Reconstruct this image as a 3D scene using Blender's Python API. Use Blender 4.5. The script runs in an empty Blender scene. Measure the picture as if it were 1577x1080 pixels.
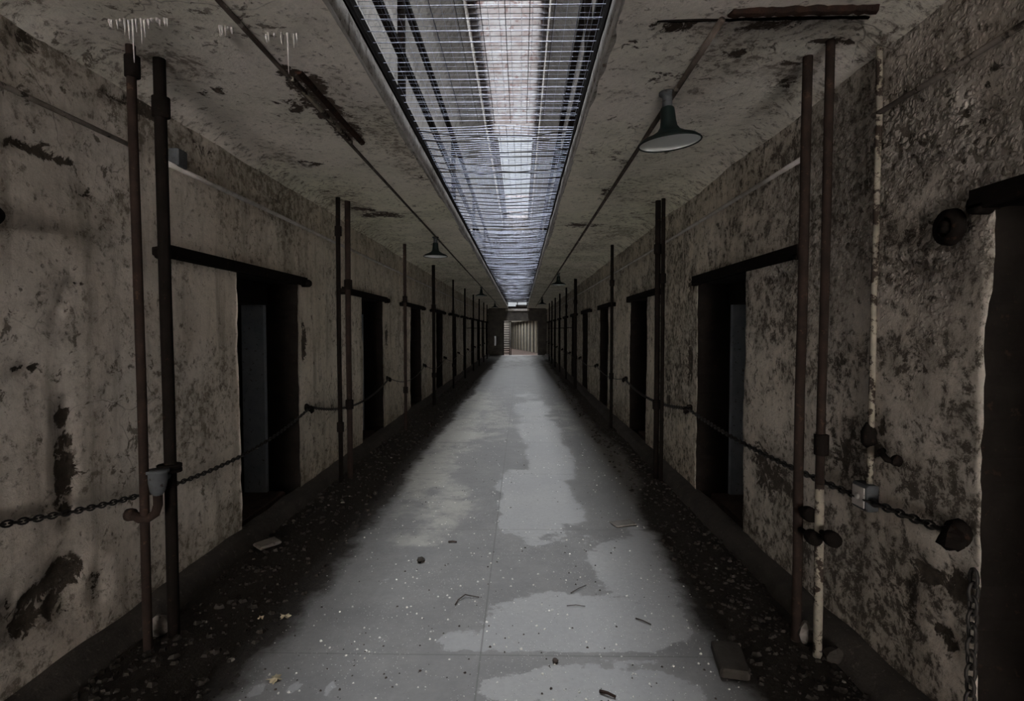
import bpy, math, random
from mathutils import Vector, Matrix, Euler, noise
PI = math.pi
C = bpy.context.scene.collection
SC = bpy.context.scene
rnd = random.Random(7)

# ---------------------------------------------------------------- camera
F_PX, W_PX, H_PX = 850.0, 1577.0, 1080.0
cam_d = bpy.data.cameras.new('camera')
cam_d.sensor_width = 36.0
cam_d.lens = F_PX / W_PX * 36.0
cam_d.clip_start = 0.02
cam_d.clip_end = 300
cam = bpy.data.objects.new('camera', cam_d)
cam.location = (0, 0, 1.5)
cam.rotation_euler = (math.radians(90 - 2.16), 0, math.radians(0.91))
C.objects.link(cam)
SC.camera = cam
CAM_R = cam.rotation_euler.to_matrix()

# ---------------------------------------------------------------- sky and daylight (overcast: bright at the zenith, dull low down)
world = bpy.data.worlds.new('overcast_sky')
SC.world = world
world.use_nodes = True
wt = world.node_tree
wt.nodes.clear()
w_out = wt.nodes.new('ShaderNodeOutputWorld')
w_bg = wt.nodes.new('ShaderNodeBackground')
w_tc = wt.nodes.new('ShaderNodeTexCoord')
w_sep = wt.nodes.new('ShaderNodeSeparateXYZ')
w_map = wt.nodes.new('ShaderNodeMapRange')
w_map.interpolation_type = 'SMOOTHSTEP'
w_map.inputs[1].default_value = 0.42
w_map.inputs[2].default_value = 0.80
w_map.inputs[3].default_value = 0.55
w_map.inputs[4].default_value = 23.0
wt.links.new(w_tc.outputs['Generated'], w_sep.inputs[0])
wt.links.new(w_sep.outputs[2], w_map.inputs[0])
wt.links.new(w_map.outputs[0], w_bg.inputs[1])
w_bg.inputs[0].default_value = (0.90, 0.95, 1.0, 1)
# added fill: a warm sky patch, unseen behind the camera, lighting walls and ceilings
w_neg = wt.nodes.new('ShaderNodeMath')
w_neg.operation = 'MULTIPLY'
w_neg.inputs[1].default_value = -1.0
wt.links.new(w_sep.outputs[1], w_neg.inputs[0])
w_map2 = wt.nodes.new('ShaderNodeMapRange')
w_map2.interpolation_type = 'SMOOTHSTEP'
w_map2.inputs[1].default_value = 0.55
w_map2.inputs[2].default_value = 0.95
w_map2.inputs[3].default_value = 0.0
w_map2.inputs[4].default_value = 47.0
w_low = wt.nodes.new('ShaderNodeMath')
w_low.operation = 'MULTIPLY_ADD'
w_low.inputs[1].default_value = -0.8
wt.links.new(w_sep.outputs[2], w_low.inputs[0])
wt.links.new(w_neg.outputs[0], w_low.inputs[2])
wt.links.new(w_low.outputs[0], w_map2.inputs[0])
w_bg2 = wt.nodes.new('ShaderNodeBackground')
w_bg2.inputs[0].default_value = (1.0, 0.95, 0.90, 1)
wt.links.new(w_map2.outputs[0], w_bg2.inputs[1])
w_add = wt.nodes.new('ShaderNodeAddShader')
wt.links.new(w_bg.outputs[0], w_add.inputs[0])
wt.links.new(w_bg2.outputs[0], w_add.inputs[1])
wt.links.new(w_add.outputs[0], w_out.inputs[0])
SLOT_X0, SLOT_X1, ROOF_Z, WELL_Z = -1.05, 0.55, 7.5, 8.0
pl_d = bpy.data.lights.new('skylight_portal', 'AREA')
pl_d.shape = 'RECTANGLE'
pl_d.size, pl_d.size_y = SLOT_X1 - SLOT_X0, 32.5
pl_d.cycles.is_portal = True
pl = bpy.data.objects.new('skylight_portal', pl_d)
pl.location = ((SLOT_X0 + SLOT_X1) / 2, 16.7, WELL_Z + 0.25)
C.objects.link(pl)
pr_d = bpy.data.lights.new('rear_fill_portal', 'AREA')  # samples the fill through the unseen opening added behind the camera
pr_d.shape = 'RECTANGLE'
pr_d.size, pr_d.size_y = 3.5, 2.8
pr_d.cycles.is_portal = True
pr = bpy.data.objects.new('rear_fill_portal', pr_d)
pr.location = (-0.21, -14.1, 1.4)
pr.rotation_euler = (PI / 2, 0, PI)
C.objects.link(pr)

SC.view_settings.view_transform = 'Standard'
SC.view_settings.look = 'None'
SC.view_settings.gamma = 1.0
SC.view_settings.use_curve_mapping = False
SC.view_settings.exposure = 0.0
try:
    SC.cycles.use_denoising = True
    SC.cycles.max_bounces = 8
    SC.cycles.diffuse_bounces = 5
    SC.cycles.adaptive_threshold = 0.02
    SC.cycles.sample_clamp_indirect = 6
except Exception:
    pass

# ---------------------------------------------------------------- measurements of the place
XL, XR = -1.97, 1.55            # side walls
CEIL = 2.77                     # underside of the galleries
OL, OR_ = -0.76, 0.39           # edges of the opening between the galleries
Y0, Y1 = -14.0, 32.7             # ends of the corridor
DOOR0, DOORP, DOORW, DOORH = 0.83, 3.0, 1.02, 1.905
WALL_T = 0.5
NET_Z = 2.95


def ray(px, py):
    return CAM_R @ Vector((px - W_PX / 2, H_PX / 2 - py, -F_PX))


def on_x(px, py, X):            # point of a side wall plane seen at a place in the photo, for measuring
    d = ray(px, py)
    t = X / d.x
    return Vector((X, d.y * t, 1.5 + d.z * t))


def on_z(px, py, Z):
    d = ray(px, py)
    t = (Z - 1.5) / d.z
    return Vector((d.x * t, d.y * t, Z))


# ---------------------------------------------------------------- mesh helpers
class MB:
    def __init__(s):
        s.v, s.f, s.sm = [], [], []

    def add(s, vs, fs, smooth=False):
        o = len(s.v)
        s.v += [tuple(v) for v in vs]
        s.f += [tuple(i + o for i in f) for f in fs]
        s.sm += [smooth] * len(fs)

    def box(s, c, d, rot=None, ch=0.0):
        x, y, z = d[0] / 2, d[1] / 2, d[2] / 2
        c = Vector(c)
        M = Euler(rot).to_matrix() if rot else Matrix.Identity(3)
        k = min(ch, x * .9, y * .9, z * .9)
        if k <= 0:
            vs = [Vector((sx * x, sy * y, sz * z)) for sz in (-1, 1) for sy in (-1, 1) for sx in (-1, 1)]
            fs = [(0, 2, 3, 1), (4, 5, 7, 6), (0, 1, 5, 4), (2, 6, 7, 3), (0, 4, 6, 2), (1, 3, 7, 5)]
            s.add([c + M @ v for v in vs], fs)
            return
        ring = [(-x + k, -y), (x - k, -y), (x, -y + k), (x, y - k), (x - k, y), (-x + k, y), (-x, y - k), (-x, -y + k)]
        vs, n = [], 8
        for zz, kk in ((-z, k), (-z + k, 0), (z - k, 0), (z, k)):
            for (a, b) in ring:
                vs.append(Vector((a * (1 - kk / x), b * (1 - kk / y), zz)))
        fs = [tuple(reversed(range(8))), tuple(range(24, 32))]
        for r in range(3):
            for i in range(n):
                j = (i + 1) % n
                fs.append((r * 8 + i, r * 8 + j, r * 8 + 8 + j, r * 8 + 8 + i))
        s.add([c + M @ v for v in vs], fs)

    def tube(s, pts, r, seg=8, cap=True, closed=False, smooth=True):
        pts = [Vector(p) for p in pts]
        n = len(pts)
        rs = r if isinstance(r, (list, tuple)) else [r] * n
        vs, fs = [], []
        up = None
        for i, p in enumerate(pts):
            if closed:
                t = (pts[(i + 1) % n] - pts[i - 1])
            else:
                t = pts[min(i + 1, n - 1)] - pts[max(i - 1, 0)]
            t.normalize()
            if up is None:
                up = Vector((0, 0, 1)) if abs(t.z) < .9 else Vector((1, 0, 0))
            a = t.cross(up).normalized()
            b = a.cross(t).normalized()
            up = b
            for k in range(seg):
                an = 2 * PI * k / seg
                vs.append(p + a * (math.cos(an) * rs[i]) + b * (math.sin(an) * rs[i]))
        m = n if closed else n - 1
        for i in range(m):
            for k in range(seg):
                k2 = (k + 1) % seg
                i2 = (i + 1) % n
                fs.append((i * seg + k, i2 * seg + k, i2 * seg + k2, i * seg + k2))
        if cap and not closed:
            fs.append(tuple(range(seg)))
            fs.append(tuple((n - 1) * seg + k for k in reversed(range(seg))))
        s.add(vs, fs, smooth)

    def lathe(s, prof, origin, axis='z', seg=24, smooth=True):
        o = Vector(origin)
        vs, fs = [], []
        for (r, h) in prof:
            for k in range(seg):
                a = 2 * PI * k / seg
                c_, s_ = math.cos(a) * r, math.sin(a) * r
                v = {'z': (c_, s_, h), 'x': (h, c_, s_), 'y': (c_, h, s_)}[axis]
                vs.append(o + Vector(v))
        n = len(prof)
        for i in range(n - 1):
            for k in range(seg):
                k2 = (k + 1) % seg
                fs.append((i * seg + k, i * seg + k2, (i + 1) * seg + k2, (i + 1) * seg + k))
        s.add(vs, fs, smooth)

    def rock(s, c, size, rr, flat=1.0):
        c = Vector(c)
        vs, fs = [], []
        rings = [(-1, .35), (-.55, .85), (.1, 1.0), (.65, .75), (1, .3)]
        n = 7
        for (h, r) in rings:
            for k in range(n):
                a = 2 * PI * k / n
                q = r * (0.75 + 0.45 * rr.random())
                vs.append(c + Vector((math.cos(a) * q * size, math.sin(a) * q * size * 1.1, h * size * flat * (0.8 + .3 * rr.random()))))
        for i in range(4):
            for k in range(n):
                k2 = (k + 1) % n
                fs.append((i * n + k, i * n + k2, (i + 1) * n + k2, (i + 1) * n + k))
        fs.append(tuple(reversed(range(n))))
        fs.append(tuple(4 * n + k for k in range(n)))
        s.add(vs, fs)

    def build(s, name, mat, parent=None, loc=None):
        me = bpy.data.meshes.new(name)
        off = Vector(loc) if loc is not None else Vector((0, 0, 0))
        me.from_pydata([(v[0] - off.x, v[1] - off.y, v[2] - off.z) for v in s.v], [], s.f)
        me.polygons.foreach_set('use_smooth', s.sm)
        me.update()
        o = bpy.data.objects.new(name, me)
        me.materials.append(mat)
        C.objects.link(o)
        if parent is not None:
            o.parent = parent
        elif loc is not None:
            o.location = off
        return o


def tag(o, label=None, cat=None, group=None, kind=None):
    if label: o['label'] = label
    if cat: o['category'] = cat
    if group: o['group'] = group
    if kind: o['kind'] = kind
    return o


def thing(name, label, cat, loc=(0, 0, 0), group=None, kind=None):
    o = bpy.data.objects.new(name, None)
    C.objects.link(o)
    o.location = loc
    return tag(o, label, cat, group, kind)


def struct(name, mb, mat, parent=None):
    o = mb.build(name, mat, parent)
    o['kind'] = 'structure'
    return o


ORD = ['first', 'second', 'third', 'fourth', 'fifth', 'sixth', 'seventh', 'eighth', 'ninth', 'tenth', 'eleventh', 'twelfth']


# ---------------------------------------------------------------- materials
class NT:
    def __init__(s, name):
        s.m = bpy.data.materials.new(name)
        s.m.use_nodes = True
        s.t = s.m.node_tree
        s.b = s.t.nodes['Principled BSDF']
        tc = s.t.nodes.new('ShaderNodeTexCoord')
        s.co = tc.outputs['Object']

    def n(s, typ, **kw):
        x = s.t.nodes.new(typ)
        for k, v in kw.items():
            setattr(x, k, v)
        return x

    def put(s, sock, v):
        if isinstance(v, bpy.types.NodeSocket):
            s.t.links.new(v, sock)
        elif v is not None:
            if sock.type == 'RGBA' and not isinstance(v, (int, float)):
                v = tuple(v) + (1,) if len(v) == 3 else v
            sock.default_value = v

    def mapv(s, scale=(1, 1, 1), loc=(0, 0, 0), vec=None):
        x = s.n('ShaderNodeMapping')
        s.put(x.inputs[0], vec if vec is not None else s.co)
        x.inputs[1].default_value = loc
        x.inputs[3].default_value = scale
        return x.outputs[0]

    def noise(s, scale, detail=6, rough=.6, vec=None, dist=0.0, seed=0.0):
        x = s.n('ShaderNodeTexNoise')
        v = vec if vec is not None else s.co
        if seed:
            a = s.n('ShaderNodeVectorMath', operation='ADD')
            s.put(a.inputs[0], v)
            a.inputs[1].default_value = (seed * 3.7, seed * 5.3, seed * 2.9)
            v = a.outputs[0]
        s.put(x.inputs['Vector'], v)
        x.inputs['Scale'].default_value = scale
        x.inputs['Detail'].default_value = detail
        x.inputs['Roughness'].default_value = rough
        x.inputs['Distortion'].default_value = dist
        return x.outputs[0]

    def voro(s, scale, vec=None, feature='F1', rand=1.0, out=0):
        x = s.n('ShaderNodeTexVoronoi', feature=feature)
        s.put(x.inputs['Vector'], vec if vec is not None else s.co)
        x.inputs['Scale'].default_value = scale
        x.inputs['Randomness'].default_value = rand
        return x.outputs[out]

    def math(s, op, a, b=None, c=None, clamp=False):
        x = s.n('ShaderNodeMath', operation=op, use_clamp=clamp)
        s.put(x.inputs[0], a)
        if b is not None: s.put(x.inputs[1], b)
        if c is not None: s.put(x.inputs[2], c)
        return x.outputs[0]

    def ramp(s, v, a, b, lo=0.0, hi=1.0):
        x = s.n('ShaderNodeMapRange', clamp=True)
        s.put(x.inputs[0], v)
        for i, q in enumerate((a, b, lo, hi)):
            x.inputs[i + 1].default_value = q
        return x.outputs[0]

    def mix(s, f, a, b, mode='MIX'):
        x = s.n('ShaderNodeMix', data_type='RGBA', blend_type=mode)
        s.put(x.inputs[0], f)
        s.put(x.inputs[6], a)
        s.put(x.inputs[7], b)
        return x.outputs[2]

    def attr(s, name):
        x = s.n('ShaderNodeAttribute', attribute_name=name)
        return x.outputs['Fac']

    def warp(s, amt, scale, seed=3.0):
        x = s.n('ShaderNodeTexNoise')
        s.put(x.inputs['Vector'], s.co)
        x.inputs['Scale'].default_value = scale
        x.inputs['Detail'].default_value = 3
        m = s.n('ShaderNodeVectorMath', operation='MULTIPLY_ADD')
        s.put(m.inputs[0], x.outputs['Color'])
        m.inputs[1].default_value = (amt, amt, amt)
        s.put(m.inputs[2], s.co)
        return m.outputs[0]

    def sep(s):
        x = s.n('ShaderNodeSeparateXYZ')
        s.put(x.inputs[0], s.co)
        return x.outputs

    def bump(s, h, strength=.5, dist=.02):
        x = s.n('ShaderNodeBump')
        x.inputs['Strength'].default_value = strength
        x.inputs['Distance'].default_value = dist
        s.put(x.inputs['Height'], h)
        s.put(s.b.inputs['Normal'], x.outputs[0])

    def out(s, col, rough=.9, metal=0.0, spec=None):
        s.put(s.b.inputs['Base Color'], col)
        s.put(s.b.inputs['Roughness'], rough)
        s.put(s.b.inputs['Metallic'], metal)
        if spec is not None:
            s.put(s.b.inputs['Specular IOR Level'], spec)
        return s.m


def plaster(name, light, light2, stain, bare, seed=0.0, stain_lo=.50, stain_hi=.66, stain_amt=.8, agg=0.0, pock=.5, streak=.4, green=0.0, speck=.65, far_tint=None):
    t = NT(name)
    wv = t.warp(.18, 2.2)
    n1 = t.noise(.9, 6, .6, seed=seed)
    n2 = t.noise(4.2, 9, .68, vec=wv, seed=seed + 1)
    n3 = t.noise(26, 8, .7, seed=seed + 2)
    n4 = t.noise(90, 4, .6, seed=seed + 3)
    col = t.mix(t.ramp(n1, .38, .62), light, light2)
    col = t.mix(t.ramp(n3, .35, .7, 0, .45), col, tuple(c * .62 for c in light))
    # streaks running down
    st = t.noise(1.0, 8, .62, vec=t.mapv((7, 7, .8)), seed=seed + 4)
    col = t.mix(t.ramp(st, .5, .72, 0, streak), col, stain)
    # mould and grime
    nm = t.noise(19, 9, .76, vec=t.warp(.1, 7), seed=seed + 13)
    k = t.math('ADD', t.math('MULTIPLY', n2, .50), t.math('MULTIPLY', n1, .22))
    k = t.math('MULTIPLY_ADD', nm, .28, k)
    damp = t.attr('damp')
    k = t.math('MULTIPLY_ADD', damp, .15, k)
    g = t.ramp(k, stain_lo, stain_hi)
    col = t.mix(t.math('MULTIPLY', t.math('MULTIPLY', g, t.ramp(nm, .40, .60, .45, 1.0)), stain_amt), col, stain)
    # fine specks of grime, thicker where the wall is damp
    fk = t.math('MULTIPLY_ADD', damp, .07, t.math('MULTIPLY_ADD', g, .05, nm))
    col = t.mix(t.ramp(fk, .575, .645, 0, speck), col, tuple(c * .7 for c in stain))
    if green:
        gn = t.noise(2.3, 7, .6, seed=seed + 8)
        col = t.mix(t.ramp(gn, .5, .75, 0, green), col, (.10, .105, .06))
    # pale crumbs of lime and sand in the surface
    pv2 = t.voro(75, vec=t.warp(.04, 15))
    col = t.mix(t.math('MULTIPLY', t.ramp(pv2, .10, .20, 1, 0), t.ramp(nm, .42, .55, 0, .45)), col, tuple(min(1, c * 1.25) for c in light2))
    if far_tint:
        xyz = t.sep()
        col = t.mix(t.math('MULTIPLY', t.ramp(xyz[1], 2.8, 5.5), .75), col, t.mix(1.0, col, far_tint, 'MULTIPLY'))
    # peeled scabs
    n5 = t.noise(9, 10, .75, vec=t.warp(.3, 5), seed=seed + 6)
    sc = t.ramp(t.math('MULTIPLY_ADD', n1, .25, n5), .725, .75)
    col = t.mix(t.math('MULTIPLY', sc, .85), col, bare)
    # small pocks
    pv = t.voro(17, vec=t.warp(.05, 9))
    pm = t.math('MULTIPLY', t.ramp(pv, .10, .17, 1, 0), t.ramp(n2, .45, .6))
    col = t.mix(t.math('MULTIPLY', pm, pock), col, tuple(c * .5 for c in bare))
    # hairline cracks
    cv = t.voro(1.7, vec=t.warp(.35, 3.2), feature='DISTANCE_TO_EDGE')
    cm = t.math('MULTIPLY', t.ramp(cv, .0, .008, 1, 0), t.ramp(n1, .5, .6))
    col = t.mix(t.math('MULTIPLY', cm, .7), col, tuple(c * .4 for c in bare))
    # places where the plaster has come away
    ch = t.attr('chip')
    cf = t.math('ADD', ch, t.math('MULTIPLY', t.math('SUBTRACT', n5, .5), 3.4))
    cmask = t.math('MULTIPLY', t.ramp(cf, .58, .64), t.ramp(ch, .02, .12))
    bcol = t.mix(t.ramp(n3, .3, .7), tuple(c * .45 for c in bare), bare)
    col = t.mix(cmask, col, bcol)
    h = t.math('MULTIPLY', n2, .5)
    h = t.math('MULTIPLY_ADD', n3, .35, h)
    h = t.math('MULTIPLY_ADD', n4, .10, t.math('MULTIPLY_ADD', nm, .35, h))
    h = t.math('MULTIPLY_ADD', cmask, -.6, h)
    h = t.math('MULTIPLY_ADD', sc, -.25, h)
    h = t.math('MULTIPLY_ADD', pm, -.3, h)
    if agg:
        av = t.voro(42, vec=t.warp(.05, 20))
        am = t.math('MULTIPLY', t.attr('agg'), t.ramp(t.noise(3, 6, .6, seed=seed + 11), .38, .55))
        stone = t.ramp(av, .15, .5, 1, 0)
        h = t.math('MULTIPLY_ADD', t.math('MULTIPLY', stone, am), agg, h)
        col = t.mix(t.math('MULTIPLY', am, t.ramp(av, .25, .5, 0, .55)), col, tuple(c * .9 for c in bare))
        vc = t.voro(42, vec=t.warp(.05, 20), out=1)
        rb = t.n('ShaderNodeRGBToBW')
        t.put(rb.inputs[0], vc)
        col = t.mix(t.math('MULTIPLY', am, t.ramp(rb.outputs[0], .35, .8, 0, .45)), col, light2)
    t.bump(h, .75, .03)
    return t.out(col, .92, spec=.2)


def simple(name, c1, c2, scale=12, rough=.7, metal=0.0, bump=.3, lo=.35, hi=.65, c3=None, dist=.004, spec=None, sc3=30, t3=.6):
    t = NT(name)
    n = t.noise(scale, 8, .65)
    col = t.mix(t.ramp(n, lo, hi), c1, c2)
    if c3:
        n2 = t.noise(sc3, 6, .7, seed=4)
        col = t.mix(t.ramp(n2, t3, t3 + .05), col, c3)
    t.bump(t.noise(scale * 4, 6, .7, seed=2), bump, dist)
    return t.out(col, rough, metal, spec)


M = {}
M['wall_l'] = plaster('plaster_left', (.66, .58, .50), (.72, .66, .60), (.17, .14, .105), (.11, .088, .068), seed=0, stain_lo=.49, stain_hi=.62, stain_amt=.68, green=.25, speck=.6, streak=.7, far_tint=(1.0, .99, .90))
M['wall_r'] = plaster('plaster_right', (.66, .58, .50), (.74, .67, .60), (.10, .083, .066), (.10, .08, .062), seed=20, stain_lo=.475, stain_hi=.60, stain_amt=.82, agg=.9, streak=.5, green=.2, speck=.85, far_tint=(1.0, .99, .90))
M['ceil'] = plaster('plaster_ceiling', (.86, .78, .73), (.82, .78, .68), (.27, .215, .18), (.11, .08, .062), seed=40, stain_lo=.515, stain_hi=.64, stain_amt=.55, streak=0.0, green=.25, pock=.5, speck=.75, far_tint=(.98, 1.0, .86))
M['fascia'] = plaster('plaster_fascia', (.50, .47, .44), (.36, .33, .30), (.12, .10, .08), (.12, .08, .06), seed=60, streak=.3, stain_lo=.44, stain_hi=.58, speck=.8)
M['upper'] = plaster('plaster_upper', (.30, .28, .265), (.25, .24, .225), (.10, .09, .08), (.14, .11, .09), seed=80, streak=.7)
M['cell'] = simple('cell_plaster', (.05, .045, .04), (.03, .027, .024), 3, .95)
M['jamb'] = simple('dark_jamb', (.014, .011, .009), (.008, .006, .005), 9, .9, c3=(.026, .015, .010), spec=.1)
M['wood_grey'] = simple('grey_painted_wood', (.27, .29, .32), (.19, .21, .235), 6, .7, c3=(.07, .055, .05))
M['iron'] = simple('rusted_iron', (.012, .009, .008), (.007, .006, .005), 14, .95, 0, .5, c3=(.028, .016, .011), spec=.03)
M['rust'] = simple('rusty_brown_pipe', (.034, .022, .018), (.018, .013, .011), 10, .95, 0, .5, c3=(.06, .038, .027), spec=.05)
M['rustbeam'] = simple('flaking_rust', (.040, .020, .014), (.016, .011, .009), 18, .95, 0, .9, c3=(.30, .24, .17), sc3=14, t3=.64, dist=.01, spec=.1)
M['cream'] = simple('flaking_cream_paint', (.30, .265, .21), (.20, .175, .145), 16, .9, 0, .5, c3=(.035, .025, .02), sc3=13, t3=.49, spec=.1)
M['wire'] = simple('galvanised_wire', (.45, .48, .60), (.30, .32, .41), 30, .42, .6, .1)
M['wire_dark'] = simple('rusted_wire', (.022, .018, .022), (.014, .012, .014), 20, .6, .2, .2)
M['chain'] = simple('chain_steel', (.030, .025, .022), (.018, .015, .013), 40, .6, .3, .2)
M['shade_out'] = simple('green_enamel', (.006, .014, .013), (.010, .011, .010), 12, .6, 0, .1, spec=.1)
M['shade_in'] = simple('white_enamel', (.90, .91, .89), (.84, .85, .82), 8, .4, 0, .05, c3=(.6, .57, .5), t3=.70)
M['box_metal'] = simple('painted_box', (.085, .09, .095), (.055, .057, .06), 9, .85, 0, .3, c3=(.03, .025, .022), spec=.1)
M['leaf'] = simple('dead_leaf', (.42, .36, .24), (.30, .24, .15), 20, .8)
M['twig'] = simple('twig_bark', (.05, .035, .028), (.03, .022, .018), 30, .9)
M['stone'] = simple('loose_stone', (.20, .18, .16), (.12, .105, .09), 14, .9, c3=(.05, .04, .03))
M['darkstone'] = simple('damp_stone', (.045, .039, .033), (.022, .018, .015), 14, .9, spec=.2)
M['pale_flake'] = simple('pale_chip', (.66, .64, .60), (.50, .48, .44), 20, .8)  # pale own colour of the loose chips
M['icicle'] = simple('lime_deposit', (.50, .47, .45), (.40, .375, .36), 30, .7)
M['brown'] = simple('weathered_rafter', (.095, .072, .066), (.165, .16, .16), 3, .9, 0, .4, c3=(.07, .04, .035), sc3=7, t3=.56)
M['tan'] = simple('tan_plaster', (.13, .105, .07), (.085, .07, .048), 4, .9)
M['crust'] = simple('crusted_conduit', (.13, .105, .09), (.05, .038, .032), 6, .9, 0, .6, c3=(.28, .25, .22), sc3=9, t3=.60, spec=.1)
M['crust2'] = simple('limed_conduit', (.32, .28, .25), (.16, .135, .115), 8, .92, 0, .6, c3=(.05, .04, .033), sc3=12, t3=.56, spec=.1)
M['sill'] = simple('rotten_sill', (.075, .05, .04), (.04, .03, .025), 9, .95, spec=.1)
M['pale'] = simple('whitewashed_pipe', (.50, .47, .45), (.32, .29, .26), 7, .85, 0, .4, c3=(.12, .09, .07), t3=.62)
M['black'] = simple('gap_black', (.012, .011, .01), (.008, .008, .008), 4, .95)


def floor_mat():
    t = NT('damp_concrete')
    x, y, z = t.sep()
    n1 = t.noise(.8, 6, .6)
    n2 = t.noise(3.5, 10, .7, vec=t.warp(.12, 3), seed=2)
    n3 = t.noise(30, 8, .7, seed=3)
    damp = t.mix(t.ramp(n2, .35, .65), (.155, .150, .147), (.205, .198, .190))
    damp = t.mix(t.ramp(n3, .4, .7, 0, .35), damp, (.12, .115, .11))
    dry = t.mix(t.ramp(n1, .4, .6), (.265, .260, .258), (.295, .288, .28))
    dry = t.mix(t.ramp(n3, .45, .7, 0, .35), dry, (.18, .175, .17))
    dr = t.attr('dry')
    n6 = t.noise(11, 10, .72, vec=t.warp(.08, 6), seed=12)
    dsum = t.math('MULTIPLY_ADD', t.math('SUBTRACT', n2, .5), 1.3, dr)
    dsum = t.math('MULTIPLY_ADD', t.math('SUBTRACT', n6, .5), .8, dsum)
    dm = t.math('MULTIPLY', t.ramp(dsum, .49, .55), t.ramp(dr, .02, .15))
    # joints between the slabs, with damp bleeding from them
    jx = t.math('ABSOLUTE', t.math('ADD', x, .185))
    yy = t.math('ADD', y, -.09)
    jy = t.math('ABSOLUTE', t.math('SUBTRACT', t.math('FRACT', t.math('DIVIDE', yy, 1.6)), .5))
    jy = t.math('MULTIPLY', jy, 1.6)
    j = t.math('MINIMUM', jx, jy)
    wob = t.math('MULTIPLY_ADD', t.noise(9, 5, .6, seed=9), .10, -.020)
    jd = t.math('LESS_THAN', jy, wob)
    dm = t.math('MULTIPLY', dm, t.math('SUBTRACT', 1.0, t.math('MULTIPLY', jd, t.ramp(y, 2.6, 3.4, 1, 0))))
    col = t.mix(dm, damp, dry)
    li = t.attr('lime')
    lm = t.ramp(t.math('ADD', li, t.math('MULTIPLY', t.math('SUBTRACT', n2, .5), 1.6)), .45, .7)
    col = t.mix(t.math('MULTIPLY', lm, .7), col, (.33, .315, .28))
    col = t.mix(t.ramp(j, .002, .006, .55, 0), col, (.08, .075, .07))
    # grit
    sp = t.voro(60, vec=t.warp(.03, 20))
    sm = t.math('MULTIPLY', t.ramp(sp, .12, .17, 1, 0), t.ramp(t.noise(2.0, 4, .6, seed=5), .40, .60))
    col = t.mix(t.math('MULTIPLY', sm, .75), col, (.55, .54, .50))
    sp2 = t.voro(38, vec=t.warp(.03, 14, 7))
    sm2 = t.ramp(sp2, .05, .08, 1, 0)
    col = t.mix(t.math('MULTIPLY', sm2, .7), col, (.05, .045, .04))
    # dirt lying along the walls, with the shade beside the lit strip painted in
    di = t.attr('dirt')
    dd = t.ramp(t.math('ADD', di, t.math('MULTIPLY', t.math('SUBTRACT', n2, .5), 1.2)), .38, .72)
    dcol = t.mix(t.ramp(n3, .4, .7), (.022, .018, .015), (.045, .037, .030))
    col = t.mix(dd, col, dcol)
    h = t.math('MULTIPLY_ADD', n3, .3, t.math('MULTIPLY', n2, .15))
    h = t.math('MULTIPLY_ADD', dd, t.noise(55, 5, .7, seed=7), h)
    h = t.math('MULTIPLY_ADD', sm, .4, h)
    t.bump(h, .5, .012)
    r = t.mix(dm, (.42, .42, .42), (.6, .6, .6))
    rb = t.n('ShaderNodeRGBToBW')
    t.put(rb.inputs[0], r)
    rr = t.math('MULTIPLY_ADD', dd, .4, rb.outputs[0], clamp=True)
    return t.out(col, rr, spec=.35)


M['floor'] = floor_mat()


# ---------------------------------------------------------------- big surfaces as fine grids with wear fields
def frange(a, b, st):
    n = max(1, round((b - a) / st))
    return [a + (b - a) * i / n for i in range(n)]


def blob(field, u, v, sc=1.0):
    s = 0.0
    for (cu, cv, ru, rv, amt) in field:
        du, dv = (u - cu) / ru, (v - cv) / rv
        d = du * du + dv * dv
        if d < 4:
            s = max(s, amt * max(0.0, 1.0 - d * .5))
    return s


def set_attr(me, name, vals):
    a = me.attributes.new(name, 'FLOAT', 'POINT')
    a.data.foreach_set('value', vals)


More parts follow.
